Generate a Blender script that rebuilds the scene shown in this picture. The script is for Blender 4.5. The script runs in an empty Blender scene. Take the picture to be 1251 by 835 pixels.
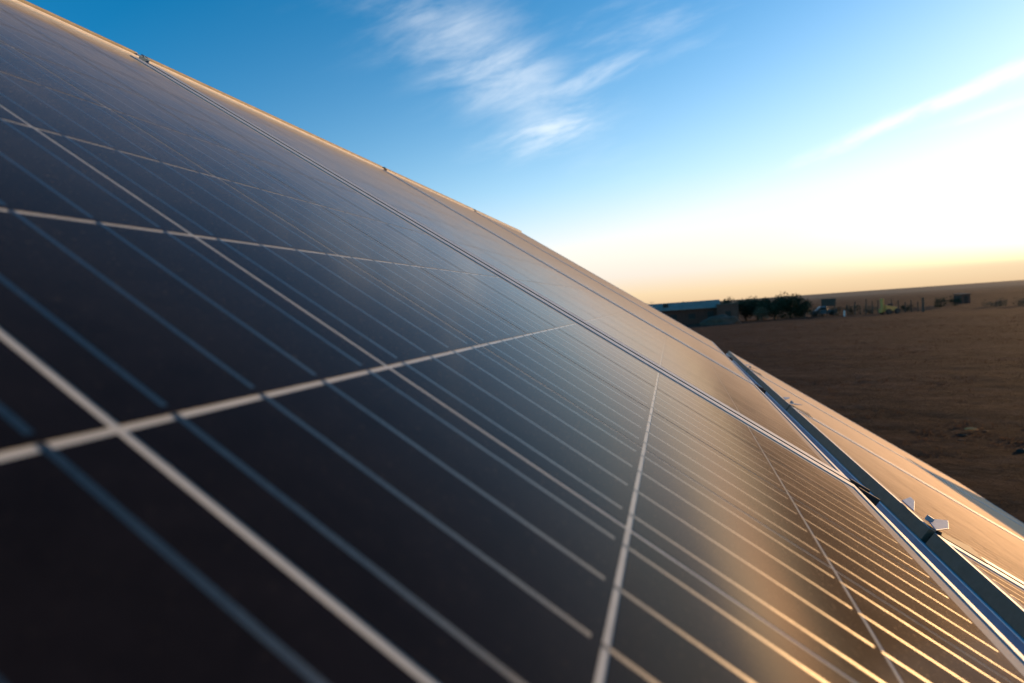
import bpy, bmesh, math, random
from mathutils import Vector, Matrix, noise
random.seed(7)
scene = bpy.context.scene
COL = scene.collection
R = math.radians

# ------------------------------------------------------------------ geometry of the array
P = 0.159                                   # pitch of one solar cell in metres
CAM_Z = 2.3
# array frame (s along the row, d down the slope, n out of the glass) expressed in the world
_up = Vector((0.00395, -0.56379, -0.82590)).normalized()      # world up seen in (s, d, -n)
_ex = (Vector((1, 0, 0)) - _up * _up.x).normalized()
_ey = _up.cross(_ex) * -1.0                 # (s,d,-n) is mirrored once into the world
def _w(v):
    return Vector((v.dot(_ex), -v.dot(_ey) * -1.0, v.dot(_up)))
# world Y points up-slope: make sure of the sign
_ey = Vector((0, -1, 0)) - _up * Vector((0, -1, 0)).dot(_up)
_ey = (_ey - _ex * _ey.dot(_ex)).normalized()
def _w(v):
    return Vector((v.dot(_ex), v.dot(_ey), v.dot(_up)))
S_AX, D_AX, N_AX = _w(Vector((1, 0, 0))), _w(Vector((0, 1, 0))), _w(Vector((0, 0, -1)))
CAM_SDN = (-0.74396, 2.73386, 0.70265)
CAM_POS = Vector((0, 0, CAM_Z))
ORIGIN = CAM_POS - P * (S_AX * CAM_SDN[0] + D_AX * CAM_SDN[1] + N_AX * CAM_SDN[2])
ARRAY = Matrix.Translation(ORIGIN) @ Matrix((
    (S_AX.x, -D_AX.x, N_AX.x, 0), (S_AX.y, -D_AX.y, N_AX.y, 0), (S_AX.z, -D_AX.z, N_AX.z, 0), (0, 0, 0, 1)))
# local array coordinates (metres): x = along the row, y = up the slope, z = out of the glass

# ------------------------------------------------------------------ camera
cam_d = bpy.data.cameras.new('camera')
cam = bpy.data.objects.new('camera', cam_d)
COL.objects.link(cam)
scene.camera = cam
_r = _w(Vector((0.28423951, 0.82964092, -0.48052456)))
_u = -_w(Vector((-0.07127238, 0.51809496, 0.85234844)))
_f = _w(Vector((0.95610049, -0.20802297, 0.20639354)))
cam.matrix_world = Matrix(((_r.x, _u.x, -_f.x, 0), (_r.y, _u.y, -_f.y, 0), (_r.z, _u.z, -_f.z, CAM_Z), (0, 0, 0, 1)))
cam_d.sensor_width = 36.0
cam_d.lens = 659.7 / 1251 * 36.0
cam_d.clip_start = 0.01
cam_d.clip_end = 60000
cam_d.dof.use_dof = True
cam_d.dof.focus_distance = 0.85
cam_d.dof.aperture_fstop = 5.8

# ------------------------------------------------------------------ light
SUN_AZ, SUN_EL = 41.0, 4.0                  # degrees to the right of the row direction, above the horizon
sun_dir = Vector((math.cos(R(SUN_EL)) * math.cos(R(SUN_AZ)), -math.cos(R(SUN_EL)) * math.sin(R(SUN_AZ)), math.sin(R(SUN_EL))))
sd = bpy.data.lights.new('sun', 'SUN')
sd.energy = 2.4
sd.angle = R(0.5)
sd.color = (1.0, 0.57, 0.25)
so = bpy.data.objects.new('sun', sd)
so.rotation_euler = sun_dir.to_track_quat('Z', 'Y').to_euler()
COL.objects.link(so)

world = bpy.data.worlds.new('World')
scene.world = world
world.use_nodes = True
WN, WL = world.node_tree.nodes, world.node_tree.links
WN.clear()
def wn(t, **kw):
    n = WN.new(t)
    for k, v in kw.items():
        setattr(n, k, v)
    return n
sky = wn('ShaderNodeTexSky', sky_type='NISHITA', sun_disc=False, sun_elevation=R(8.0),
         sun_rotation=R(90.0 + SUN_AZ), altitude=600.0, air_density=1.0, dust_density=0.6, ozone_density=3.0)
bg = wn('ShaderNodeBackground')
bg.inputs['Strength'].default_value = 0.15
out = wn('ShaderNodeOutputWorld')
WL.new(bg.outputs[0], out.inputs['Surface'])
hs = wn('ShaderNodeHueSaturation')
hs.inputs['Saturation'].default_value = 1.30
hs.inputs['Hue'].default_value = 0.493
WL.new(sky.outputs[0], hs.inputs['Color'])
geo = wn('ShaderNodeTexCoord')
def wdot(vec):
    n = wn('ShaderNodeVectorMath', operation='DOT_PRODUCT')
    WL.new(geo.outputs['Generated'], n.inputs[0]); n.inputs[1].default_value = vec
    return n.outputs['Value']
def wmath(op, a, b=None, clamp=False):
    n = wn('ShaderNodeMath', operation=op, use_clamp=clamp)
    for i, v in enumerate((a, b)):
        if v is None: continue
        if isinstance(v, (int, float)): n.inputs[i].default_value = v
        else: WL.new(v, n.inputs[i])
    return n.outputs[0]
def cirrus(center, along, half_len, half_wid, fibre, scale, stretch, lo, hi, seed):
    """a wisp of cirrus in the sky dome: soft ellipse times streaky noise, in directions from the ground"""
    c = Vector(center).normalized(); a = Vector(along); a = (a - c * a.dot(c)).normalized(); b = c.cross(a)
    ta, tb = wdot(a), wdot(b)
    qa = wmath('POWER', wmath('ABSOLUTE', wmath('DIVIDE', ta, half_len)), 2.0)
    qb = wmath('POWER', wmath('ABSOLUTE', wmath('DIVIDE', tb, half_wid)), 2.0)
    front = wmath('GREATER_THAN', wdot(c), 0.3)
    m = wmath('MULTIPLY', wmath('POWER', 2.71828, wmath('MULTIPLY', wmath('ADD', qa, qb), -1.4)), front)
    f = Vector(fibre); f = (f - c * f.dot(c)).normalized(); g = c.cross(f)
    cv = wn('ShaderNodeCombineXYZ')
    WL.new(wmath('MULTIPLY', wdot(f), scale), cv.inputs[0])
    WL.new(wmath('MULTIPLY', wdot(g), scale * stretch), cv.inputs[1])
    cv.inputs[2].default_value = seed
    nz = wn('ShaderNodeTexNoise')
    nz.inputs['Scale'].default_value = 1.0; nz.inputs['Detail'].default_value = 9.0
    nz.inputs['Roughness'].default_value = 0.60; nz.inputs['Distortion'].default_value = 0.25
    WL.new(cv.outputs[0], nz.inputs['Vector'])
    # the noise eats the wisp from its rim, so the edge is ragged
    r = wn('ShaderNodeMapRange', interpolation_type='SMOOTHSTEP')
    r.inputs['From Min'].default_value = lo; r.inputs['From Max'].default_value = hi
    WL.new(wmath('ADD', nz.outputs['Fac'], wmath('MULTIPLY', wmath('SUBTRACT', m, 1.0), 0.38)), r.inputs['Value'])
    return wmath('MULTIPLY', m, r.outputs[0])
FIB = (0.03, -0.20, 0.045)
CLOUDS = [
    (0.62, cirrus((0.866, 0.270, 0.415), (0.10, -0.18, -0.13), 0.27, 0.10, FIB, 7.0, 4.0, 0.10, 0.72, 1.3)),
    (0.75, cirrus((0.932, 0.185, 0.313), (0.03, -0.20, 0.03), 0.13, 0.042, FIB, 9.0, 4.5, 0.12, 0.66, 4.1)),
    (0.48, cirrus((0.917, 0.115, 0.380), (0.0, -0.26, 0.075), 0.16, 0.026, (0.0, -0.26, 0.075), 9.0, 5.0, 0.15, 0.66, 7.7)),
    (0.35, cirrus((0.90, 0.02, 0.43), (0.0, -0.3, 0.02), 0.22, 0.09, FIB, 7.0, 4.0, 0.30, 0.85, 9.9)),
    (1.0, cirrus((0.887, -0.385, 0.253), (-0.0955, -0.22, 0.0564), 0.25, 0.018, (-0.0955, -0.22, 0.080), 11.0, 2.6, 0.16, 0.60, 2.9)),
    (0.6, cirrus((0.87, -0.43, 0.225), (-0.09, -0.22, 0.03), 0.16, 0.012, (-0.09, -0.22, 0.04), 9.0, 4.0, 0.25, 0.70, 5.5)),
]
# bright evening air low in the sky, thicker towards the sun
WB = 4.0
dz, ds = wdot((0, 0, 1)), wdot((0.50, -0.86, 0.10))
air = wmath('MULTIPLY', wmath('POWER', 2.71828, wmath('MULTIPLY', wmath('MAXIMUM', dz, 0.0), -1 / 0.15)),
            wmath('MAXIMUM', wmath('ADD', wmath('MULTIPLY', ds, 2.7), 1.25), 0.04))
air = wmath('MINIMUM', wmath('MAXIMUM', wmath('SUBTRACT', air, 0.028), 0.0), 1.0)
band = wn('ShaderNodeValToRGB')
els = band.color_ramp.elements
els[0].position = 0.0; els[0].color = (0.84, 0.60, 0.36, 1)
els[1].position = 0.22; els[1].color = (0.82, 1.0, 1.04, 1)
for p_, c_ in ((0.020, (0.95, 0.72, 0.45, 1)), (0.055, (0.95, 0.85, 0.73, 1)), (0.09, (1.0, 0.95, 0.84, 1)), (0.14, (0.93, 0.97, 1.0, 1))):
    e_ = els.new(p_); e_.color = c_
WL.new(dz, band.inputs[0])
rise = wn('ShaderNodeValToRGB')                # height profile of the burnt-out glow round the low sun
re_ = rise.color_ramp.elements
re_[0].position = 0.022; re_[0].color = (0, 0, 0, 1)
re_[1].position = 0.24; re_[1].color = (0, 0, 0, 1)
for p_, c_ in ((0.052, (1.0, 0.42, 0.12, 1)), (0.09, (1.0, 0.60, 0.27, 1)), (0.14, (0.10, 0.09, 0.08, 1))):
    e_ = re_.new(p_); e_.color = c_
WL.new(dz, rise.inputs[0])
gsc = wn('ShaderNodeVectorMath', operation='SCALE')
WL.new(rise.outputs[0], gsc.inputs[0])
WL.new(wmath('MINIMUM', wmath('MULTIPLY', wmath('POWER', wmath('MAXIMUM', ds, 0.0), 10.0), 17.0), 4.0), gsc.inputs['Scale'])
gadd = wn('ShaderNodeVectorMath', operation='ADD')
WL.new(band.outputs[0], gadd.inputs[0]); WL.new(gsc.outputs[0], gadd.inputs[1])
bandv = wn('ShaderNodeVectorMath', operation='SCALE')
WL.new(gadd.outputs[0], bandv.inputs[0]); bandv.inputs['Scale'].default_value = WB
mixa = wn('ShaderNodeMix', data_type='RGBA')
WL.new(air, mixa.inputs['Factor']); WL.new(hs.outputs[0], mixa.inputs['A']); WL.new(bandv.outputs[0], mixa.inputs['B'])
cm = 0.0
for w_, c in CLOUDS:
    cm = wmath('MAXIMUM', cm, wmath('MULTIPLY', c, w_))
cm = wmath('MULTIPLY', cm, 0.80, clamp=True)
mx = wn('ShaderNodeMix', data_type='RGBA')
WL.new(cm, mx.inputs['Factor']); WL.new(mixa.outputs['Result'], mx.inputs['A'])
mx.inputs['B'].default_value = (4.6, 4.7, 4.75, 1)
WL.new(mx.outputs['Result'], bg.inputs['Color'])

scene.view_settings.view_transform = 'Standard'
scene.view_settings.look = 'None'
scene.view_settings.exposure = 0.8
scene.view_settings.gamma = 1.0
scene.view_settings.use_curve_mapping = False
scene.render.engine = 'CYCLES'

# ------------------------------------------------------------------ helpers
def tag(o, label=None, cat=None, group=None, kind=None):
    if label: o['label'] = label
    if cat: o['category'] = cat
    if group: o['group'] = group
    if kind: o['kind'] = kind
    return o
def empty(name, label, cat, M=None, group=None):
    o = bpy.data.objects.new(name, None)
    o.empty_display_size = 0.1
    COL.objects.link(o)
    if M is not None: o.matrix_world = M
    return tag(o, label, cat, group)
class MB:
    """collects boxes, bars and lumps, then links them as one mesh object"""
    def __init__(self): self.v = []; self.f = []; self.mi = []
    def poly(self, pts, m=0):
        k = len(self.v); self.v += [tuple(p) for p in pts]; self.f.append(tuple(range(k, k + len(pts)))); self.mi.append(m)
    def hexa(self, q, m=0):
        """q: 4 bottom corners then 4 top corners, both counter-clockwise from above"""
        k = len(self.v); self.v += [tuple(p) for p in q]
        for a in ((3, 2, 1, 0), (4, 5, 6, 7), (0, 1, 5, 4), (1, 2, 6, 5), (2, 3, 7, 6), (3, 0, 4, 7)):
            self.f.append(tuple(k + i for i in a)); self.mi.append(m)
    def box(self, x0, x1, y0, y1, z0, z1, m=0):
        self.hexa([(x0, y0, z0), (x1, y0, z0), (x1, y1, z0), (x0, y1, z0), (x0, y0, z1), (x1, y0, z1), (x1, y1, z1), (x0, y1, z1)], m)
    def tube(self, a, b, ra, rb, n=8, m=0, caps=True):
        a, b = Vector(a), Vector(b); d = (b - a).normalized()
        u = d.orthogonal().normalized(); w = d.cross(u); k = len(self.v)
        for c, r in ((a, ra), (b, rb)):
            for i in range(n):
                t = 2 * math.pi * i / n
                self.v.append(tuple(c + u * (r * math.cos(t)) + w * (r * math.sin(t))))
        for i in range(n):
            j = (i + 1) % n
            self.f.append((k + i, k + j, k + n + j, k + n + i)); self.mi.append(m)
        if caps:
            self.f.append(tuple(k + n - 1 - i for i in range(n))); self.mi.append(m)
            self.f.append(tuple(k + n + i for i in range(n))); self.mi.append(m)
    def mesh(self, name, mats):
        me = bpy.data.meshes.new(name)
        me.from_pydata(self.v, [], self.f)
        for mt in (mats if isinstance(mats, (list, tuple)) else [mats]): me.materials.append(mt)
        me.polygons.foreach_set('material_index', self.mi)
        me.update()
        return me
    def build(self, name, mats, parent=None, bevel=0.0):
        return link(name, self.mesh(name, mats), parent, bevel)
def link(name, me, parent=None, bevel=0.0):
    o = bpy.data.objects.new(name, me)
    COL.objects.link(o)
    if parent: o.parent = parent
    if bevel:
        md = o.modifiers.new('bevel', 'BEVEL'); md.width = bevel; md.segments = 2; md.limit_method = 'ANGLE'
    return o
def copy_tree(o, parent=None):
    c = o.copy(); COL.objects.link(c)
    if parent: c.parent = parent
    for ch in list(o.children): copy_tree(ch, c)
    return c

# ------------------------------------------------------------------ materials
class NM:
    def __init__(self, name):
        self.m = bpy.data.materials.new(name); self.m.use_nodes = True
        self.n, self.l = self.m.node_tree.nodes, self.m.node_tree.links
        self.b = self.n['Principled BSDF']
    def set(self, **kw):
        for k, v in kw.items():
            self.b.inputs[k.replace('_', ' ')].default_value = v
        return self
    def node(self, t, **ins):
        n = self.n.new(t)
        for k, v in ins.items():
            key = k.replace('_', ' ')
            if hasattr(v, 'is_linked') or isinstance(v, bpy.types.NodeSocket): self.l.new(v, n.inputs[key])
            else: n.inputs[key].default_value = v
        return n
    def coords(self, kind='Object', scale=(1, 1, 1)):
        t = self.n.new('ShaderNodeTexCoord'); mp = self.n.new('ShaderNodeMapping')
        mp.inputs['Scale'].default_value = scale
        self.l.new(t.outputs[kind], mp.inputs['Vector'])
        return mp.outputs[0]
    def position(self, scale=(1, 1, 1)):
        t = self.n.new('ShaderNodeNewGeometry'); mp = self.n.new('ShaderNodeMapping')
        mp.inputs['Scale'].default_value = scale
        self.l.new(t.outputs['Position'], mp.inputs['Vector'])
        return mp.outputs[0]
    def noise(self, vec, scale, detail=4, rough=0.6, dist=0.0):
        n = self.n.new('ShaderNodeTexNoise')
        n.inputs['Scale'].default_value = scale; n.inputs['Detail'].default_value = detail
        n.inputs['Roughness'].default_value = rough; n.inputs['Distortion'].default_value = dist
        self.l.new(vec, n.inputs['Vector'])
        return n.outputs['Fac']
    def ramp(self, fac, stops):
        n = self.n.new('ShaderNodeValToRGB'); e = n.color_ramp.elements
        while len(e) < len(stops): e.new(0.5)
        for el, (p, c) in zip(e, stops):
            el.position = p; el.color = tuple(c) + (1,) if len(c) == 3 else c
        self.l.new(fac, n.inputs[0])
        return n.outputs['Color']
    def mix(self, fac, a, b):
        n = self.n.new('ShaderNodeMix'); n.data_type = 'RGBA'
        for key, v in (('Factor', fac), ('A', a), ('B', b)):
            if isinstance(v, bpy.types.NodeSocket): self.l.new(v, n.inputs[key])
            else: n.inputs[key].default_value = v if key == 'Factor' else tuple(v) + (1,)
        return n.outputs['Result']
    def range(self, v, a, b, c, d):
        n = self.n.new('ShaderNodeMapRange'); self.l.new(v, n.inputs['Value'])
        for k, x in zip(('From Min', 'From Max', 'To Min', 'To Max'), (a, b, c, d)): n.inputs[k].default_value = x
        return n.outputs[0]
    def bump(self, h, strength, dist=0.01):
        n = self.n.new('ShaderNodeBump'); n.inputs['Strength'].default_value = strength; n.inputs['Distance'].default_value = dist
        self.l.new(h, n.inputs['Height']); self.l.new(n.outputs[0], self.b.inputs['Normal'])
        return n
    def color(self, sock): self.l.new(sock, self.b.inputs['Base Color']); return self

GLASS_ROUGH = 0.065
DUST = 0.0048
def under_glass(name, base_lo, base_hi, scale, metallic=0.0, rough=None):
    """a layer seen through slightly dusty textured glass: glossy coat, thin film of dust"""
    m = NM(name)
    p = m.position()
    blotch = m.noise(p, scale, 5, 0.65)
    oi = m.n.new('ShaderNodeObjectInfo')
    tone = m.n.new('ShaderNodeVectorMath'); tone.operation = 'SCALE'
    m.l.new(m.ramp(blotch, [(0.3, base_lo), (0.7, base_hi)]), tone.inputs[0])
    m.l.new(m.range(oi.outputs['Random'], 0, 1, 0.75, 1.25) if not metallic and name == 'silicon_cell' else m.range(blotch, 0, 1, 1.0, 1.0), tone.inputs['Scale'])
    m.color(tone.outputs[0])
    dust = m.noise(p, 9.0, 6, 0.7)
    grain = m.noise(p, 900.0, 3, 0.7)
    m.l.new(m.range(dust, 0.3, 0.7, GLASS_ROUGH - 0.01, GLASS_ROUGH + 0.02), m.b.inputs['Coat Roughness'])
    m.set(Roughness=rough if rough else 0.5, Metallic=metallic, IOR=1.5, Coat_Weight=1.0, Coat_IOR=1.14, Specular_IOR_Level=0.0)
    # film of fine dust: its optical path, and so its cover, grows towards grazing view like any thin layer's
    g = m.n.new('ShaderNodeNewGeometry')
    dt = m.n.new('ShaderNodeVectorMath'); dt.operation = 'DOT_PRODUCT'
    m.l.new(g.outputs['Normal'], dt.inputs[0]); m.l.new(g.outputs['Incoming'], dt.inputs[1])
    def mt(op, a, b):
        q = m.n.new('ShaderNodeMath'); q.operation = op
        for i, v in enumerate((a, b)):
            if isinstance(v, bpy.types.NodeSocket): m.l.new(v, q.inputs[i])
            else: q.inputs[i].default_value = v
        return q.outputs[0]
    path = mt('POWER', mt('MAXIMUM', mt('ABSOLUTE', dt.outputs['Value'], 0), 0.004), -2.0)
    specks = m.range(m.noise(p, 420.0, 2, 0.5), 0.64, 0.72, 0.0, 1.6)
    runs = m.range(m.noise(m.coords('Object', (26.0, 1.6, 1.0)), 1.0, 5, 0.7, 0.6), 0.35, 0.65, 0.92, 1.08)     # faint rain runs down the slope
    film_amt = mt('MULTIPLY', mt('MULTIPLY', m.range(dust, 0.3, 0.7, -DUST * 0.75, -DUST * 1.25), runs), mt('ADD', 1.0, specks))
    depth = mt('MULTIPLY', path, film_amt)
    cover = mt('SUBTRACT', 1.0, mt('POWER', 2.71828, depth))
    film = m.n.new('ShaderNodeBsdfGlossy'); film.inputs['Color'].default_value = (0.46, 0.37, 0.26, 1); film.inputs['Roughness'].default_value = 0.76
    matt = m.n.new('ShaderNodeBsdfDiffuse'); matt.inputs['Color'].default_value = (0.80, 0.70, 0.56, 1)
    both = m.n.new('ShaderNodeMixShader'); both.inputs[0].default_value = 0.20
    m.l.new(film.outputs[0], both.inputs[1]); m.l.new(matt.outputs[0], both.inputs[2]); film = both
    mixs = m.n.new('ShaderNodeMixShader')
    m.l.new(cover, mixs.inputs[0]); m.l.new(m.b.outputs[0], mixs.inputs[1]); m.l.new(film.outputs[0], mixs.inputs[2])
    m.l.new(mixs.outputs[0], m.n['Material Output'].inputs['Surface'])
    b = m.n.new('ShaderNodeBump'); b.inputs['Strength'].default_value = 0.05; b.inputs['Distance'].default_value = 0.0004
    m.l.new(grain, b.inputs['Height']); m.l.new(b.outputs[0], m.b.inputs['Coat Normal'])
    return m
M_CELL = under_glass('silicon_cell', (0.0022, 0.002, 0.003), (0.005, 0.0045, 0.006), 60).m
M_SHEET = under_glass('white_backsheet', (0.36, 0.37, 0.34), (0.44, 0.45, 0.415), 40).m
_rb = under_glass('tinned_ribbon', (0.085, 0.082, 0.072), (0.155, 0.148, 0.13), 700, metallic=1.0, rough=0.42)
_rb.bump(_rb.noise(_rb.coords('Object', (500, 60, 500)), 1.0, 3, 0.6), 0.5, 0.0006)
M_RIBBON = _rb.m

def aluminium(name, lo, hi, rough=0.42, metal=0.6):
    m = NM(name)
    p = m.position()
    m.color(m.ramp(m.noise(p, 45, 5, 0.7), [(0.3, lo), (0.7, hi)]))
    m.l.new(m.range(m.noise(p, 160, 4), 0.3, 0.7, rough - 0.06, rough + 0.08), m.b.inputs['Roughness'])
    m.set(Metallic=metal)
    m.bump(m.noise(p, 600, 2), 0.12, 0.0005)
    return m.m
M_ALU = aluminium('anodised_aluminium', (0.34, 0.36, 0.37), (0.44, 0.46, 0.46), 0.6, 0.2)
M_RAIL = aluminium('sky_tinted_rail', (0.20, 0.33, 0.50), (0.28, 0.42, 0.60), 0.5, 0.2)  # galvanised metal, the blue sky it reflects put into the base colour
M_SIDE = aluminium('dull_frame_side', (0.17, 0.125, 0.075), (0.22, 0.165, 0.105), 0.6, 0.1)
_wp = NM('skylit_lip'); _wp.set(Base_Color=(0.78, 0.80, 0.82, 1), Roughness=0.35); M_WHITE = _wp.m  # rail ledge painted near white for the skylight it catches
M_CLAMP = aluminium('sky_tinted_clamp', (0.065, 0.14, 0.25), (0.10, 0.19, 0.32), 0.45, 0.3)  # blue of the mirrored sky painted into the metal plates
M_PALELIP = aluminium('bright_lip', (0.60, 0.58, 0.54), (0.72, 0.70, 0.66), 0.5, 0.1)
_k = NM('black_rubber'); _k.set(Base_Color=(0.012, 0.012, 0.013, 1), Roughness=0.7); M_BLACK = _k.m
_t = NM('weathered_trim'); _p = _t.position()
_t.color(_t.ramp(_t.noise(_p, 30, 5), [(0.3, (0.30, 0.27, 0.20)), (0.7, (0.42, 0.38, 0.28))])); _t.set(Roughness=0.6, Metallic=0.3); M_TRIM = _t.m

# ------------------------------------------------------------------ terrain
def ground_z(x, y):
    r = math.hypot(x, y)
    z = -0.0175 * max(0.0, min(r, 120.0) - 7.0)
    if r > 120: z -= 12.0 * min(1.0, (r - 120) / 5000.0)
    if r > 12:
        z += 0.22 * min(1, (r - 12) / 40) * noise.noise((x * 0.03, y * 0.03, 3.1))
    return z
def make_ground():
    v, f = [], []
    radii = [0.0]
    r = 1.0
    while r < 14000:
        radii.append(r); r *= 1.016 if 4 < r < 75 else 1.06
    ang = [-5 + 0.2 * i for i in range(276)] + [50 + 3.0 * i for i in range(1, 102)]     # finer where the low sun rakes the open field
    n = len(ang)
    v.append((0, 0, 0))
    for r in radii[1:]:
        for t in ang:
            x, y = r * math.cos(R(t)), -r * math.sin(R(t))
            z = ground_z(x, y)
            if 4 < r < 150 and -5 <= t <= 50:
                k = min(1.0, (r - 4) / 2)
                q = Vector((x * 1.2, y * 0.7, 2.0))
                z += k * 0.026 * noise.fractal(q, 0.9, 2.1, 4) + k * 0.03 * noise.noise((x * 0.35, y * 0.2, 7.0))
            v.append((x, y, z))
    for i in range(n): f.append((0, 1 + (i + 1) % n, 1 + i))
    for k in range(len(radii) - 2):
        for i in range(n):
            j = (i + 1) % n; a = 1 + k * n
            f.append((a + i, a + j, a + n + j, a + n + i))
    me = bpy.data.meshes.new('ground'); me.from_pydata(v, [], f)
    m = NM('dry_soil')
    p = m.position()
    big = m.noise(p, 0.12, 5, 0.6)
    mid = m.noise(m.position((1, 0.40, 1)), 2.3, 7, 0.74)
    fine = m.noise(m.position((1, 0.5, 1)), 12, 6, 0.72)
    c1 = m.ramp(mid, [(0.34, (0.018, 0.0096, 0.0074)), (0.50, (0.060, 0.032, 0.0235)), (0.64, (0.155, 0.088, 0.062))])
    c2 = m.ramp(fine, [(0.38, (0.018, 0.0095, 0.0072)), (0.62, (0.135, 0.077, 0.054))])
    c = m.mix(0.45, c1, c2)
    c = m.mix(m.range(big, 0.35, 0.7, 0.0, 0.45), c, (0.018, 0.0105, 0.0078))
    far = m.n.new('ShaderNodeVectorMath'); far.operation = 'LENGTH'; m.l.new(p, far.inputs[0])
    c = m.mix(m.range(far.outputs['Value'], 250, 900, 0.0, 1.0), c, m.mix(big, (0.36, 0.215, 0.13), (0.21, 0.13, 0.085)))  # tan by distance: sunlit haze put into the far soil colour
    m.color(c); m.set(Roughness=1.0, Specular_IOR_Level=0.02)
    h = m.n.new('ShaderNodeMath'); h.operation = 'ADD'
    m.l.new(mid, h.inputs[0]); m.l.new(fine, h.inputs[1])
    m.bump(h.outputs[0], 1.0, 0.14)
    me.materials.append(m.m)
    for pl in me.polygons: pl.use_smooth = True
    return tag(link('ground', me), kind='structure')
make_ground()
def polar(bearing, dist, dz=0.0):
    x, y = dist * math.cos(R(bearing)), -dist * math.sin(R(bearing))
    return Vector((x, y, ground_z(x, y) + dz))

# ------------------------------------------------------------------ solar modules
FT = 0.132 * P                     # frame depth
LIP = 0.0125 * P                   # frame lip above the glass
GAP_S = 0.10
PITCH_S = 6.68
S0, S1 = -1.29, 5.29               # module edges along the row
UP_TOP, UP_BOT = -5.20, 5.19       # upper row, down-slope coordinate
LO_TOP = 6.00
FR = 0.060                         # frame width, in pitches
def cell_mesh():
    b = MB(); w, g = 0.980, 0.020
    xs = [0.0]
    for k in range(4):
        c = (k + 0.5) / 4
        xs += [c - 0.0078 - g / 2, c + 0.0078 - g / 2]
    xs.append(w)
    end = 0.952
    for i in range(len(xs) - 1):
        rib = i % 2 == 1
        for (y0, y1) in ((0.0, end), (end, w)):
            b.poly([(xs[i] * P, -y1 * P, 0), (xs[i + 1] * P, -y1 * P, 0), (xs[i + 1] * P, -y0 * P, 0), (xs[i] * P, -y0 * P, 0)],
                   1 if (rib and y0 == 0.0) else 0)
        if rib:   # ribbon bridges the gap above its cell
            b.poly([(xs[i] * P, 0, 0), (xs[i + 1] * P, 0, 0), (xs[i + 1] * P, g * P, -0.00015), (xs[i] * P, g * P, -0.00015)], 1)
    return b.mesh('solar_cell', [M_CELL, M_RIBBON])
CELL = cell_mesh()
WMOD = (S1 - S0) * P
HMOD = (UP_BOT - UP_TOP) * P
def sheet_mesh():
    b = MB(); e = 0.04 * P
    b.poly([(e, -HMOD + e, 0), (WMOD - e, -HMOD + e, 0), (WMOD - e, -e, 0), (e, -e, 0)])
    return b.mesh('backsheet', M_SHEET)
def frame_mesh(FR, FS=0.19):
    """mitred rectangular frame with a lip standing just above the glass"""
    bm = bmesh.new()
    w = FR * P; kx = FS / FR
    def ring(x0, x1, y0, y1, z): return [bm.verts.new(q) for q in ((x0, y0, z), (x1, y0, z), (x1, y1, z), (x0, y1, z))]
    prof = [(0, -FT), (0, LIP), (w, LIP), (w, -0.0015), (w * 0.25, -0.0015), (w * 0.25, -FT + 0.003), (w * 1.3, -FT + 0.003), (w * 1.3, -FT)]
    rings = [ring(i * kx, WMOD - i * kx, -HMOD + i, -i, z) for i, z in prof]
    for a, b in zip(rings, rings[1:] + rings[:1]):
        for i in range(4):
            j = (i + 1) % 4
            bm.faces.new((a[i], a[j], b[j], b[i]))
    bmesh.ops.recalc_face_normals(bm, faces=bm.faces)
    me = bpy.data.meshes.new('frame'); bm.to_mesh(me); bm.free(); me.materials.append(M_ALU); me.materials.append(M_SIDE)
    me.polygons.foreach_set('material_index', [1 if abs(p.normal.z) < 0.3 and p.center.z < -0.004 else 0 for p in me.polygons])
    return me
SHEET, FRAME_U, FRAME_L = sheet_mesh(), frame_mesh(FR), frame_mesh(0.055)
def trim_mesh():
    b = MB(); L = WMOD
    b.box(0.004, L - 0.004, 0.001, 0.0035, -FT, 0.0062, 1)
    b.box(0.004, L - 0.004, 0.008, 0.011, -FT, 0.0110, 0)
    b.box(0.004, L - 0.004, 0.0112, 0.024, 0.008, 0.0110, 0)
    return b.mesh('edge_trim', [M_TRIM, M_PALELIP])
TRIM = trim_mesh()
def make_module(label, upper):
    root = empty('solar_module', label, 'solar panel', group='solar modules of the array')
    link('backsheet', SHEET, root)
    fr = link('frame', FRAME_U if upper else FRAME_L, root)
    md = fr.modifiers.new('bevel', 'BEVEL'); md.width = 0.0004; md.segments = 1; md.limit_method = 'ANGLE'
    for i in range(6):
        for j in range(10):
            c = link('solar_cell', CELL, root)
            c.location = ((i + 0.010 - 1 - S0) * P, -(j + 0.010 - 5 - UP_TOP) * P, 0.0003)
    if upper:
        link('edge_trim', TRIM, root, 0.0008)
    return root
proto_u = make_module('', True)
proto_l = make_module('', False)
UPPER = {-1: 'dark solar panel at the very near end of the upper row',
         0: 'nearest upper dark solar panel with broad pale grid lines filling the left',
         1: 'second upper solar panel beyond the first pale seam, thin grid lines',
         2: 'third upper solar panel, a narrow grey to tan strip between two seams',
         3: 'last and farthest upper solar panel at the end of the top rim'}
LOWER = {-1: 'solar panel at the very near end of the lower row',
         0: 'nearest lower solar panel with golden ribbons at the right corner',
         1: 'tan lower solar panel between the two bent clamp plates across the gap',
         2: 'third lower tan solar panel beyond the second clamp',
         3: 'last lower solar panel whose far corner meets the brown field'}
for row, names, proto, top in (('u', UPPER, proto_u, UP_TOP), ('l', LOWER, proto_l, LO_TOP)):
    for k in sorted(names):
        o = proto if k == -1 else copy_tree(proto)
        o['label'] = names[k]
        o.matrix_world = ARRAY @ Matrix.Translation(((S0 + k * PITCH_S) * P, -top * P, 0))

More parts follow.
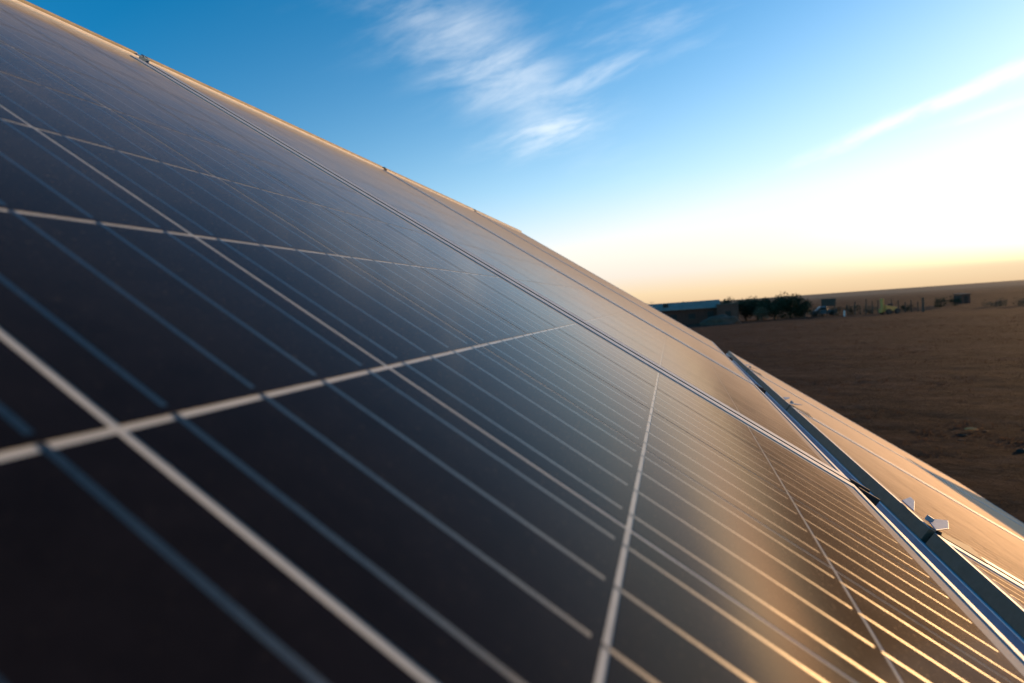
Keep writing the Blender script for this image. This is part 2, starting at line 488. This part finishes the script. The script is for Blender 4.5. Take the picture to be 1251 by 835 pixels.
# ------------------------------------------------------------------ mounting structure
def arr(name, label, cat, s, d, h=0.0, group=None):
    return empty(name, label, cat, ARRAY @ Matrix.Translation((s * P, -d * P, h * P)), group)
LEN0, LEN1 = S0 - PITCH_S, S1 + 3 * PITCH_S
rail = empty('mounting_rail', 'long metal channel with sky blue painted in, running in the gap between the two panel rows', 'rail', ARRAY)
b = MB()
b.box(LEN0 * P, LEN1 * P, -(LO_TOP + 0.6) * P, -(LO_TOP + 0.01) * P, -FT - 0.06, -FT - 0.0005)
b.box(LEN0 * P, LEN1 * P, -(LO_TOP + 0.0095) * P, -(UP_BOT - 0.02) * P, -FT - 0.06, -FT - 0.056)
b.box(LEN0 * P, LEN1 * P, -(UP_BOT - 0.0205) * P, -(UP_BOT - 0.6) * P, -FT - 0.06, -FT - 0.0005)
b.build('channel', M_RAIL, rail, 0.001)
b = MB()
b.box(LEN0 * P, LEN1 * P, -(LO_TOP + 0.0095) * P, -(LO_TOP - 0.035) * P, -FT - 0.0025, -FT - 0.0006)
b.build('rail_lip', M_WHITE, rail, 0.0004)
for s in (1.0, 11.0, 21.0):
    b = MB()
    x = (s + 1) * P
    top = ARRAY @ Vector((x, -5.6 * P, -FT - 0.045))
    gz = ground_z(top.x, top.y) - 0.3
    inv = ARRAY.inverted()
    b.tube(inv @ Vector((top.x, top.y, gz)), inv @ top, 0.045, 0.045, 12)
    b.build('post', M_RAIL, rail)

# ------------------------------------------------------------------ clamps
def mid_clamp(k, label):
    s = S1 + GAP_S / 2 + k * PITCH_S
    t = arr('panel_clamp', label, 'clamp', s, LO_TOP + 0.12, 0, 'clamps at the panel seams')
    b = MB()      # block gripping the two frames in the seam
    b.hexa([(-0.010, -0.060, -0.012), (0.010, -0.060, -0.012), (0.010, 0.012, -0.012), (-0.010, 0.012, -0.012),
            (-0.012, -0.060, LIP + 0.0015), (0.030, -0.052, LIP + 0.006), (0.012, 0.008, LIP + 0.003), (-0.010, 0.008, LIP + 0.001)])
    b.build('grip_block', M_BLACK, t, 0.0006)
    def plate(q):
        b = MB()
        b.hexa([(x, y, z) for x, y, z in q] + [(x, y, z + 0.0018) for x, y, z in q])
        b.build('plate', M_CLAMP, t, 0.0004)
    z0 = LIP + 0.0045
    plate([(0.020, -0.008, z0 + 0.008), (0.090, -0.038, z0 + 0.012), (0.060, 0.004, z0), (-0.022, 0.027, z0)])
    b = MB(); b.tube((0.045, 0.008, z0 + 0.0), (0.045, 0.008, z0 + 0.0085), 0.006, 0.006, 6)
    b.build('bolt', M_ALU, t, 0.0004)
    plate([(0.128, 0.000, z0 + 0.008), (0.155, -0.004, z0 + 0.009), (0.110, 0.025, z0), (0.058, 0.026, z0)])
    return t
mid_clamp(0, 'nearest bent clamp plates with sky blue painted in, at the start of the lower seam')
mid_clamp(1, 'second clamp along the gap, small plates with a black block')
mid_clamp(2, 'farthest tiny clamp along the gap between the rows')
def end_bracket(k, label):
    s = S1 + GAP_S / 2 + k * PITCH_S
    t = arr('seam_bracket', label, 'bracket', s, UP_BOT, 0, 'black brackets where the upper seams meet the gap')
    b = MB()
    y1 = 0.0; y0 = -0.036
    b.box(-0.024, -0.019, y0, y1 - 0.002, -0.016, LIP + 0.002)
    b.box(0.019, 0.024, y0, y1 - 0.002, -0.016, LIP + 0.002)
    b.box(-0.0185, 0.0185, y0, y0 + 0.006, -0.016, -0.004)
    b.build('bracket_frame', M_BLACK, t, 0.0006)
    b = MB()
    b.tube((0, -0.012, -FT), (0, -0.012, -0.002), 0.005, 0.005, 6)
    b.build('bolt', M_ALU, t)
    return t
end_bracket(0, 'nearest black bracket at the lower end of the first upper seam')
end_bracket(1, 'second black bracket farther along the gap by the next seam')
end_bracket(2, 'farthest small bracket at the last seam before the far end')
def rim_clip(k, label, dark):
    s = S1 + GAP_S / 2 + k * PITCH_S
    t = arr('rim_clip', label, 'clip', s, UP_TOP - 0.05, 0, 'clips on the top rim at the seams')
    b = MB()
    b.box(-0.016, 0.016, -0.003, 0.003, -0.012, 0.0095)
    b.build('clip_plate', M_BLACK if dark else M_CLAMP, t, 0.001)
    b = MB()
    b.tube((0.0, 0.0, 0.0082), (0.0, 0.0, 0.0125), 0.004, 0.0035, 8)
    b.build('screw', M_BLACK if dark else M_CLAMP, t)
    return t
rim_clip(0, 'pale metal clip on the top rim at the first seam', False)
rim_clip(1, 'black clip on the top rim at the second seam', True)
rim_clip(2, 'black clip on the top rim at the third seam near its far end', True)

# ------------------------------------------------------------------ field: grass, stones
def plain(name, lo, hi, scale=3.0, rough=0.9):
    m = NM(name); m.color(m.ramp(m.noise(m.position(), scale, 5, 0.65), [(0.3, lo), (0.7, hi)])); m.set(Roughness=rough, Specular_IOR_Level=0.2)
    return m.m
M_CLOD = plain('soil_clod', (0.020, 0.012, 0.009), (0.042, 0.026, 0.018), 4.0)
rg = random.Random(3)
tmpl = bmesh.new(); bmesh.ops.create_icosphere(tmpl, subdivisions=2, radius=1)
tv = [v.co.copy() for v in tmpl.verts]; tf = [[v.index for v in f.verts] for f in tmpl.faces]; tmpl.free()
b = MB()
for i in range(900):
    r = 5.5 * (70 / 5.5) ** (rg.random() ** 0.75); t = rg.uniform(-4, 50)
    p = polar(t, r, -0.012); k = len(b.v); q = rg.uniform(0.01, 0.03) * (1 + r / 35); a = rg.uniform(0, 6.28)
    sx, sy, sz = q * rg.uniform(0.7, 1.3), q * rg.uniform(1.0, 2.6), q * rg.uniform(0.18, 0.45)
    for c in tv:
        n_ = 1 + 0.5 * noise.noise(c * 1.7 + Vector((i, 0, 0)))
        x, y = c.x * sx * n_, c.y * sy * n_
        b.v.append((p.x + x * math.cos(a * 0.1) - y * math.sin(a * 0.1), p.y + x * math.sin(a * 0.1) + y * math.cos(a * 0.1), p.z + c.z * sz * n_))
    for f in tf: b.f.append(tuple(k + j for j in f)); b.mi.append(0)
o = b.build('soil_clods', M_CLOD)
for pl in o.data.polygons: pl.use_smooth = True
tag(o, kind='stuff')

_tg = NM('dry_tufts')
_tc = _tg.ramp(_tg.noise(_tg.position(), 0.8, 4, 0.7), [(0.3, (0.045, 0.026, 0.017)), (0.7, (0.13, 0.078, 0.048))])
_tg.color(_tc); _tg.set(Roughness=1.0, Specular_IOR_Level=0.0)
_tr = _tg.n.new('ShaderNodeBsdfTranslucent'); _tg.l.new(_tc, _tr.inputs['Color'])
_tm = _tg.n.new('ShaderNodeMixShader'); _tm.inputs[0].default_value = 0.5
_tg.l.new(_tg.b.outputs[0], _tm.inputs[1]); _tg.l.new(_tr.outputs[0], _tm.inputs[2]); _tg.l.new(_tm.outputs[0], _tg.n['Material Output'].inputs['Surface'])
rg = random.Random(8)
b = MB(); n = 0
while n < 7000:
    r = 5.5 * (75 / 5.5) ** (rg.random() ** 0.7); t = rg.uniform(-4, 48)
    p = polar(t, r, -0.02)
    if noise.noise((p.x * 0.5, p.y * 0.3, 4.0)) < rg.uniform(-0.5, 0.45): continue
    n += 1
    hgt = rg.uniform(0.02, 0.065) * (1 + r / 60); sp = rg.uniform(0.02, 0.07) * (1 + r / 60)
    for k in range(8):
        o = p + Vector((rg.gauss(0, sp), rg.gauss(0, sp * 1.6), 0)); w = rg.uniform(0.003, 0.007) * (1 + r / 30)
        a = rg.uniform(0, 3.14); dx, dy = math.cos(a) * w, math.sin(a) * w
        b.poly([o + Vector((-dx, -dy, 0)), o + Vector((dx, dy, 0)), o + Vector((rg.gauss(0, 0.6) * hgt, rg.gauss(0, 0.6) * hgt, hgt * rg.uniform(0.5, 1.0)))])
tag(b.build('dry_grass', _tg.m), kind='stuff')

def lump(name, pos, sx, sy, sz, mat, seed, rough=0.35, sub=3):
    bm = bmesh.new(); bmesh.ops.create_icosphere(bm, subdivisions=sub, radius=1)
    for v in bm.verts:
        k = 1 + rough * noise.noise(v.co * 1.3 + Vector((seed, 0, 0))) + rough * 0.5 * noise.noise(v.co * 3.1 + Vector((0, seed, 0)))
        v.co = Vector((v.co.x * k * sx, v.co.y * k * sy, max(-0.2, v.co.z) * k * sz))
    me = bpy.data.meshes.new(name); bm.to_mesh(me); bm.free(); me.materials.append(mat)
    for pl in me.polygons: pl.use_smooth = sub > 3
    o = link(name, me); o.location = pos
    return o
M_STONE = plain('sun_tinted_stone', (0.60, 0.20, 0.07), (0.72, 0.26, 0.10), 9)  # warm sunlight on the shaded clod painted in as an orange base
M_DSTONE = plain('dark_stone', (0.012, 0.012, 0.011), (0.028, 0.026, 0.023), 9)
tag(lump('stone', polar(23.5, 11.3, 0.01), 0.035, 0.09, 0.035, M_STONE, 3.0), 'small clod painted sunlit orange, alone on the dark soil', 'stone')
tag(lump('stone', polar(26.5, 10.0), 0.045, 0.06, 0.035, M_DSTONE, 8.0), 'small dark greenish stone at the right edge of the field', 'stone')

# ------------------------------------------------------------------ trees and bushes
def leaf_mat(name, lo, hi):
    m = NM(name); m.color(m.ramp(m.noise(m.position(), 1.2, 4, 0.7), [(0.3, lo), (0.7, hi)])); m.set(Roughness=0.8, Specular_IOR_Level=0.2)
    return m.m
M_LEAF = leaf_mat('dark_foliage', (0.018, 0.022, 0.010), (0.042, 0.048, 0.022))
M_LEAF2 = leaf_mat('dry_foliage', (0.060, 0.050, 0.028), (0.11, 0.090, 0.050))
M_BARK = plain('bark', (0.05, 0.035, 0.025), (0.10, 0.07, 0.05), 6)
def plant(name, label, cat, bearing, dist, h, w, mat, seed, trunk=0.2, leaves=1500, group=None):
    rr = random.Random(seed)
    p = polar(bearing, dist, -0.05)
    t = empty(name, label, cat, Matrix.Translation(p), group)
    b = MB()
    b.tube((0, 0, 0), (0.03 * h, 0, h * 0.45), 0.045 * h, 0.025 * h, 8)
    tips = []
    for k in range(7):
        a = k * 0.9 + rr.uniform(-0.3, 0.3)
        q = Vector((math.cos(a) * w * rr.uniform(0.2, 0.38), math.sin(a) * w * rr.uniform(0.2, 0.38), h * rr.uniform(0.5, 0.85)))
        b.tube((0.02 * h, 0, h * rr.uniform(0.12, 0.42)), q, 0.018 * h, 0.006 * h, 5)
        tips.append(q)
    b.build('trunk', M_BARK, t)
    b = MB()
    clumps = [(q, rr.uniform(0.16, 0.27) * w) for q in tips]
    for k in range(9):
        a = rr.uniform(0, 6.283); rad = w * rr.uniform(0.1, 0.40)
        clumps.append((Vector((math.cos(a) * rad, math.sin(a) * rad, h * rr.uniform(trunk + 0.1, 0.84))), rr.uniform(0.13, 0.24) * w))
    for k in range(leaves):
        c, r = clumps[rr.randrange(len(clumps))]
        d = Vector((rr.gauss(0, 1), rr.gauss(0, 1), rr.gauss(0, 0.8))).normalized() * r * rr.random() ** 0.4
        q = c + d
        if q.z < 0.03 * h: q.z = 0.03 * h + rr.random() * 0.2 * h
        u = Vector((rr.gauss(0, 1), rr.gauss(0, 1), rr.gauss(0, 1))).normalized(); v = u.orthogonal().normalized()
        sz = rr.uniform(0.06, 0.15) * (0.5 + h / 6)
        b.poly([q - u * sz, q + v * sz * 0.6, q + u * sz, q - v * sz * 0.6])
    b.build('crown', mat, t)
    return t
TG = 'dark trees behind the buildings'
plant('tree', 'dark tree at the far left, just above the panel edge', 'tree', -2.5, 122, 5.0, 4.6, M_LEAF, 11, group=TG)
plant('tree', 'small dark tree poking up behind the metal roof', 'tree', 0.75, 128, 4.9, 2.2, M_LEAF, 12, leaves=700, group=TG)
plant('tree', 'dark tree behind the joint of the two buildings', 'tree', 3.7, 124, 4.5, 3.4, M_LEAF, 13, group=TG)
plant('tree', 'dark tree rising directly behind the low red block', 'tree', 4.95, 120, 4.7, 4.0, M_LEAF, 14, group=TG)
BG = 'dense bushes between the buildings and the fence'
plant('bush', 'dark bush touching the right end of the low red block', 'bush', 6.75, 108, 3.9, 5.6, M_LEAF, 15, 0.0, 3600, BG)
plant('bush', 'half dry paler bush in the middle of the dark thicket', 'bush', 8.15, 101, 2.5, 2.6, M_LEAF2, 16, 0.0, 700, BG)
plant('bush', 'tallest dark bush, right of the pale dry bush', 'bush', 9.3, 106, 4.1, 6.0, M_LEAF, 17, 0.0, 5200, BG)
plant('bush', 'wide dark bush at the right half of the thicket', 'bush', 10.6, 107, 4.0, 5.6, M_LEAF, 18, 0.0, 4800, BG)
plant('bush', 'smaller dark bush ending the thicket beside the fence', 'bush', 11.8, 106, 3.2, 2.8, M_LEAF, 19, 0.0, 1200, BG)
plant('bush', 'dark bush in the gap behind the pale dry bush', 'bush', 7.8, 110, 3.9, 5.0, M_LEAF, 20, 0.0, 3000, BG)
SG = 'low scrub along the fence'
for i, (be, d, h, w, lab) in enumerate([
        (12.8, 110, 1.6, 3.0, 'low scrub at the left end of the fence, beside the dark thicket'),
        (14.3, 112, 1.5, 2.6, 'low scrub under the dark tank on legs'),
        (15.6, 111, 1.7, 2.8, 'low scrub just right of the short white post'),
        (16.9, 113, 1.4, 2.6, 'low scrub left of the yellow machine'),
        (19.5, 114, 1.3, 2.4, 'low scrub right of the yellow machine'),
        (21.8, 130, 2.0, 2.4, 'scrub bush just right of the lone dark pole'),
        (22.7, 132, 1.8, 2.8, 'scrub bush at the left wall of the distant brown shed'),
        (25.2, 118, 1.0, 3.6, 'flat dry scrub right of the distant brown shed'),
        (26.9, 116, 1.0, 3.6, 'flat dry scrub at the right edge of the field')]):
    plant('scrub', lab, 'bush', be, d, h, w, M_LEAF2 if i in (3, 7, 8) else M_LEAF, 40 + i, 0.0, 600, SG)

# ------------------------------------------------------------------ far buildings
def facing(bearing, dist, dz=0.0, turn=0.0):
    """frame at the foot of a thing: x to the right as seen from the array, y away"""
    p = polar(bearing, dist, dz)
    return Matrix.Translation(p) @ Matrix.Rotation(-R(bearing) - math.pi / 2 + R(turn), 4, 'Z')
M_BRICK = plain('red_brown_wall', (0.075, 0.033, 0.025), (0.11, 0.05, 0.036), 1.5)
M_BLOCK = plain('dull_red_wall', (0.10, 0.048, 0.036), (0.14, 0.07, 0.05), 1.5)
M_ROOF = plain('pale_sheet_roof', (0.19, 0.16, 0.135), (0.28, 0.24, 0.205), 0.9, 0.8)
M_DARK = plain('dark_opening', (0.015, 0.014, 0.013), (0.03, 0.028, 0.026), 3, 0.5)
M_WOOD = plain('grey_wood', (0.06, 0.045, 0.035), (0.11, 0.085, 0.065), 4)
barn = empty('long_building', 'long low red brown building with a pale sheet metal roof', 'building', facing(0.9, 104))
b = MB(); b.box(-6.2, 6.2, 0, 6, -0.4, 2.75); b.build('wall', M_BRICK, barn)
b = MB()
b.hexa([(-6.6, -0.5, 2.72), (6.6, -0.5, 2.72), (6.6, 3.0, 4.05), (-6.6, 3.0, 4.05), (-6.6, -0.5, 2.82), (6.6, -0.5, 2.82), (6.6, 3.0, 4.15), (-6.6, 3.0, 4.15)])
b.hexa([(-6.6, 3.002, 4.05), (6.6, 3.002, 4.05), (6.6, 6.5, 2.72), (-6.6, 6.5, 2.72), (-6.6, 3.002, 4.15), (6.6, 3.002, 4.15), (6.6, 6.5, 2.82), (-6.6, 6.5, 2.82)])
for k in range(27):
    x = -6.5 + k * 0.5
    b.hexa([(x, -0.52, 2.825), (x + 0.06, -0.52, 2.825), (x + 0.06, 2.95, 4.14), (x, 2.95, 4.14), (x, -0.52, 2.86), (x + 0.06, -0.52, 2.86), (x + 0.06, 2.95, 4.18), (x, 2.95, 4.18)])
rf = b.build('roof', M_ROOF, barn)
b = MB(); b.box(-3.4, -2.5, 0.9, 1.5, 3.2, 4.0); b.build('roof_vent', M_DARK, rf)
for x0, x1, z0, z1, nm in ((4.3, 5.3, -0.1, 2.1, 'door'), (1.0, 2.2, 1.0, 1.9, 'window'), (-2.2, -1.0, 1.0, 1.9, 'window')):
    b = MB(); b.box(x0, x1, -0.06, 0.02, z0, z1); w_ = b.build(nm, M_DARK, barn)
    if nm == 'window':
        b = MB(); b.box(x0 - 0.08, x1 + 0.08, -0.09, -0.062, z0 - 0.1, z0); b.build('sill', M_WOOD, w_)
annex = empty('flat_roofed_building', 'low dull red block at the right end of the long building', 'building', facing(5.15, 102))
b = MB(); b.box(-1.75, 1.75, 0, 4, -0.4, 3.1); b.build('wall', M_BLOCK, annex)
b = MB(); b.box(-1.85, 1.85, -0.1, 4.1, 3.101, 3.3); b.build('roof', M_WOOD, annex)
b = MB(); b.box(-0.4, 0.5, -0.05, 0.02, -0.1, 2.0); b.build('door', M_DARK, annex)
M_SOIL = plain('sandy_soil', (0.06, 0.041, 0.03), (0.10, 0.07, 0.05), 2)
md = lump('soil_mound', polar(4.4, 92, -0.15), 2.0, 3.2, 1.5, M_SOIL, 5.0, 0.35, 4)
tag(md, 'pale soil mound in front of the low red block', 'mound')
shed = empty('shed', 'tiny brown shed on the far plain to the right', 'shed', facing(23.4, 150, 0.0, 40))
b = MB(); b.box(-0.95, 0.95, 0, 2, -0.3, 1.9); b.build('wall', M_BLOCK, shed)
b = MB(); b.hexa([(-1.1, -0.2, 1.901), (1.1, -0.2, 1.901), (1.1, 2.2, 2.1), (-1.1, 2.2, 2.1), (-1.1, -0.2, 2.0), (1.1, -0.2, 2.0), (1.1, 2.2, 2.2), (-1.1, 2.2, 2.2)]); b.build('roof', M_WOOD, shed)
b = MB(); b.box(-0.3, 0.4, -0.04, 0.02, 0, 1.6); b.build('door', M_DARK, shed)

# ------------------------------------------------------------------ fence, pole, tank, machine
fence = empty('wire_fence', 'ragged fence of uneven dark wooden posts across the far side of the field', 'fence')
posts = []
rp = random.Random(21)
for be, h in ((12.4, 2.1), (13.0, 1.5), (13.6, 1.6), (14.2, 2.4), (15.2, 1.9), (15.75, 2.3), (16.2, 1.6), (16.6, 2.6), (17.1, 2.2), (17.5, 2.3), (17.85, 1.8), (18.45, 2.3), (18.95, 2.1), (19.4, 1.7), (19.85, 2.0), (20.3, 1.6)):
    p = polar(be, 109 + rp.uniform(-1.5, 1.5), -0.2)
    q = p + Vector((rp.uniform(-0.1, 0.1), rp.uniform(-0.1, 0.1), h + 0.2))
    b = MB(); b.tube(p, q, 0.10, 0.075, 8); b.build('post', M_WOOD, fence)
    posts.append((p, h))
b = MB()
for (p, h), (q, g) in zip(posts, posts[1:]):
    for z in (0.5, 0.9, 1.3):
        b.tube(p + Vector((0, 0, z + 0.2)), q + Vector((0, 0, z + 0.2)), 0.012, 0.012, 4)
b.build('wire', M_WOOD, fence)
b = MB(); p = polar(20.64, 106, -0.2); b.tube(p, p + Vector((0, 0, 2.4)), 0.17, 0.15, 10)
b.tube(p + Vector((0, 0, 2.4)), p + Vector((0, 0, 2.46)), 0.20, 0.16, 10)
tag(b.build('pole', M_WOOD), 'lone thick dark pole standing at the right end of the fence', 'pole')
M_PALE = plain('whitewash', (0.60, 0.58, 0.54), (0.72, 0.70, 0.66), 5)
b = MB(); p = polar(14.95, 103, -0.2); b.tube(p, p + Vector((0, 0, 1.1)), 0.11, 0.10, 10)
b.tube(p + Vector((0, 0, 1.1)), p + Vector((0, 0, 1.16)), 0.10, 0.04, 10)
tag(b.build('marker_post', M_PALE), 'short whitewashed post in front of the fence', 'post')
tank = empty('water_tank', 'dark brown square tank on legs behind the left of the fence', 'tank', facing(13.75, 118))
b = MB(); b.box(-1.2, 1.2, -0.8, 0.8, 1.7, 3.1)
for k in range(4): b.box(-1.23, 1.23, -0.83, 0.83, 1.85 + k * 0.34, 1.91 + k * 0.34)
b.build('tank_body', M_WOOD, tank, 0.03)
for sx in (-1, 1):
    for sy in (-1, 1):
        b = MB(); b.tube((sx * 1.0, sy * 0.65, -0.3), (sx * 1.0, sy * 0.65, 1.70), 0.08, 0.08, 6); b.build('leg', M_DARK, tank)
M_PAINT = plain('pale_blue_paint', (0.15, 0.17, 0.18), (0.20, 0.22, 0.23), 2, 0.4)
M_YEL = plain('sun_warmed_yellow', (0.62, 0.28, 0.07), (0.72, 0.34, 0.10), 2, 0.5)  # yellow pushed to orange, low sunlight put into the colour
def wheel(parent, x, y, r, w=0.22):
    b = MB(); b.tube((x, y - w / 2, r), (x, y + w / 2, r), r, r, 16); o = b.build('wheel', M_BLACK, parent)
    b = MB(); b.tube((x, y - w / 2 - 0.012, r), (x, y + w / 2 + 0.012, r), r * 0.55, r * 0.55, 12); b.build('rim', M_WOOD, o)
truck = empty('pickup_truck', 'small pale blue pickup truck parked behind the fence scrub', 'truck', facing(13.3, 114, 0.0, 12))
b = MB()
b.hexa([(-2.2, -0.85, 0.45), (2.2, -0.85, 0.45), (2.2, 0.85, 0.45), (-2.2, 0.85, 0.45), (-2.15, -0.82, 1.05), (2.2, -0.82, 1.05), (2.2, 0.82, 1.05), (-2.15, 0.82, 1.05)])
b.hexa([(-1.2, -0.80, 1.05), (0.6, -0.80, 1.05), (0.6, 0.80, 1.05), (-1.2, 0.80, 1.05), (-0.6, -0.66, 1.72), (0.45, -0.66, 1.72), (0.45, 0.66, 1.72), (-0.6, 0.66, 1.72)])
b.build('body', M_PAINT, truck, 0.06)
b = MB(); b.hexa([(-0.85, -0.83, 1.10), (0.45, -0.83, 1.10), (0.45, -0.79, 1.10), (-0.85, -0.79, 1.10), (-0.5, -0.71, 1.60), (0.38, -0.71, 1.60), (0.38, -0.67, 1.60), (-0.5, -0.67, 1.60)]); b.build('window', M_DARK, truck)
for x in (-1.4, 1.4):
    for y in (-0.78, 0.78): wheel(truck, x, y, 0.36)
mach = empty('yellow_machine', 'small yellow machine with painted-in sun warmth and an upright mast beside the fence', 'machine', facing(18.25, 104, 0.0, 40))
b = MB()
b.hexa([(-0.9, -0.6, 0.5), (1.3, -0.6, 0.5), (1.3, 0.6, 0.5), (-0.9, 0.6, 0.5), (-0.9, -0.55, 1.45), (0.9, -0.55, 1.05), (0.9, 0.55, 1.05), (-0.9, 0.55, 1.45)])
b.build('body', M_YEL, mach, 0.05)
b = MB(); b.box(-1.25, -0.95, -0.25, 0.25, 0.35, 2.5); b.box(-1.5, -1.26, -0.3, 0.3, 0.3, 0.9); b.build('mast', M_YEL, mach, 0.03)
b = MB(); b.box(0.0, 0.5, -0.3, 0.3, 1.26, 1.6); b.build('seat', M_BLACK, mach, 0.05)
for x in (-0.6, 0.85):
    for y in (-0.7, 0.7): wheel(mach, x, y, 0.42)

# ------------------------------------------------------------------ unseen cabinet, added to shade the far lower corner of the array
M_BLOCKER = plain('grey_blocker', (0.42, 0.43, 0.42), (0.50, 0.51, 0.50), 3, 0.5)
cb = bpy.data.objects.new('shadow_blocker', None); COL.objects.link(cb)
tag(cb, 'unseen grey cabinet added on the right to shade the far lower panels', 'shadow blocker')
cb.location = (7.3, -5.5, ground_z(7.3, -5.5))
b = MB(); b.box(0, 0.9, -0.7, 0, 0.2, 1.85); b.build('body', M_BLOCKER, cb, 0.01)
b = MB(); b.box(-0.05, 0.95, -0.75, 0.05, 1.851, 1.92); b.build('roof', M_BLOCKER, cb, 0.01)
b = MB(); b.box(-0.1, 1.0, -0.8, 0.1, -0.3, 0.199); b.build('plinth', M_STONE, cb, 0.01)
b = MB(); b.box(0.05, 0.85, 0.001, 0.02, 0.27, 1.8); d_ = b.build('door', M_BLOCKER, cb, 0.004)
b = MB(); b.box(0.70, 0.74, 0.021, 0.05, 0.95, 1.15); b.build('handle', M_BLACK, d_)
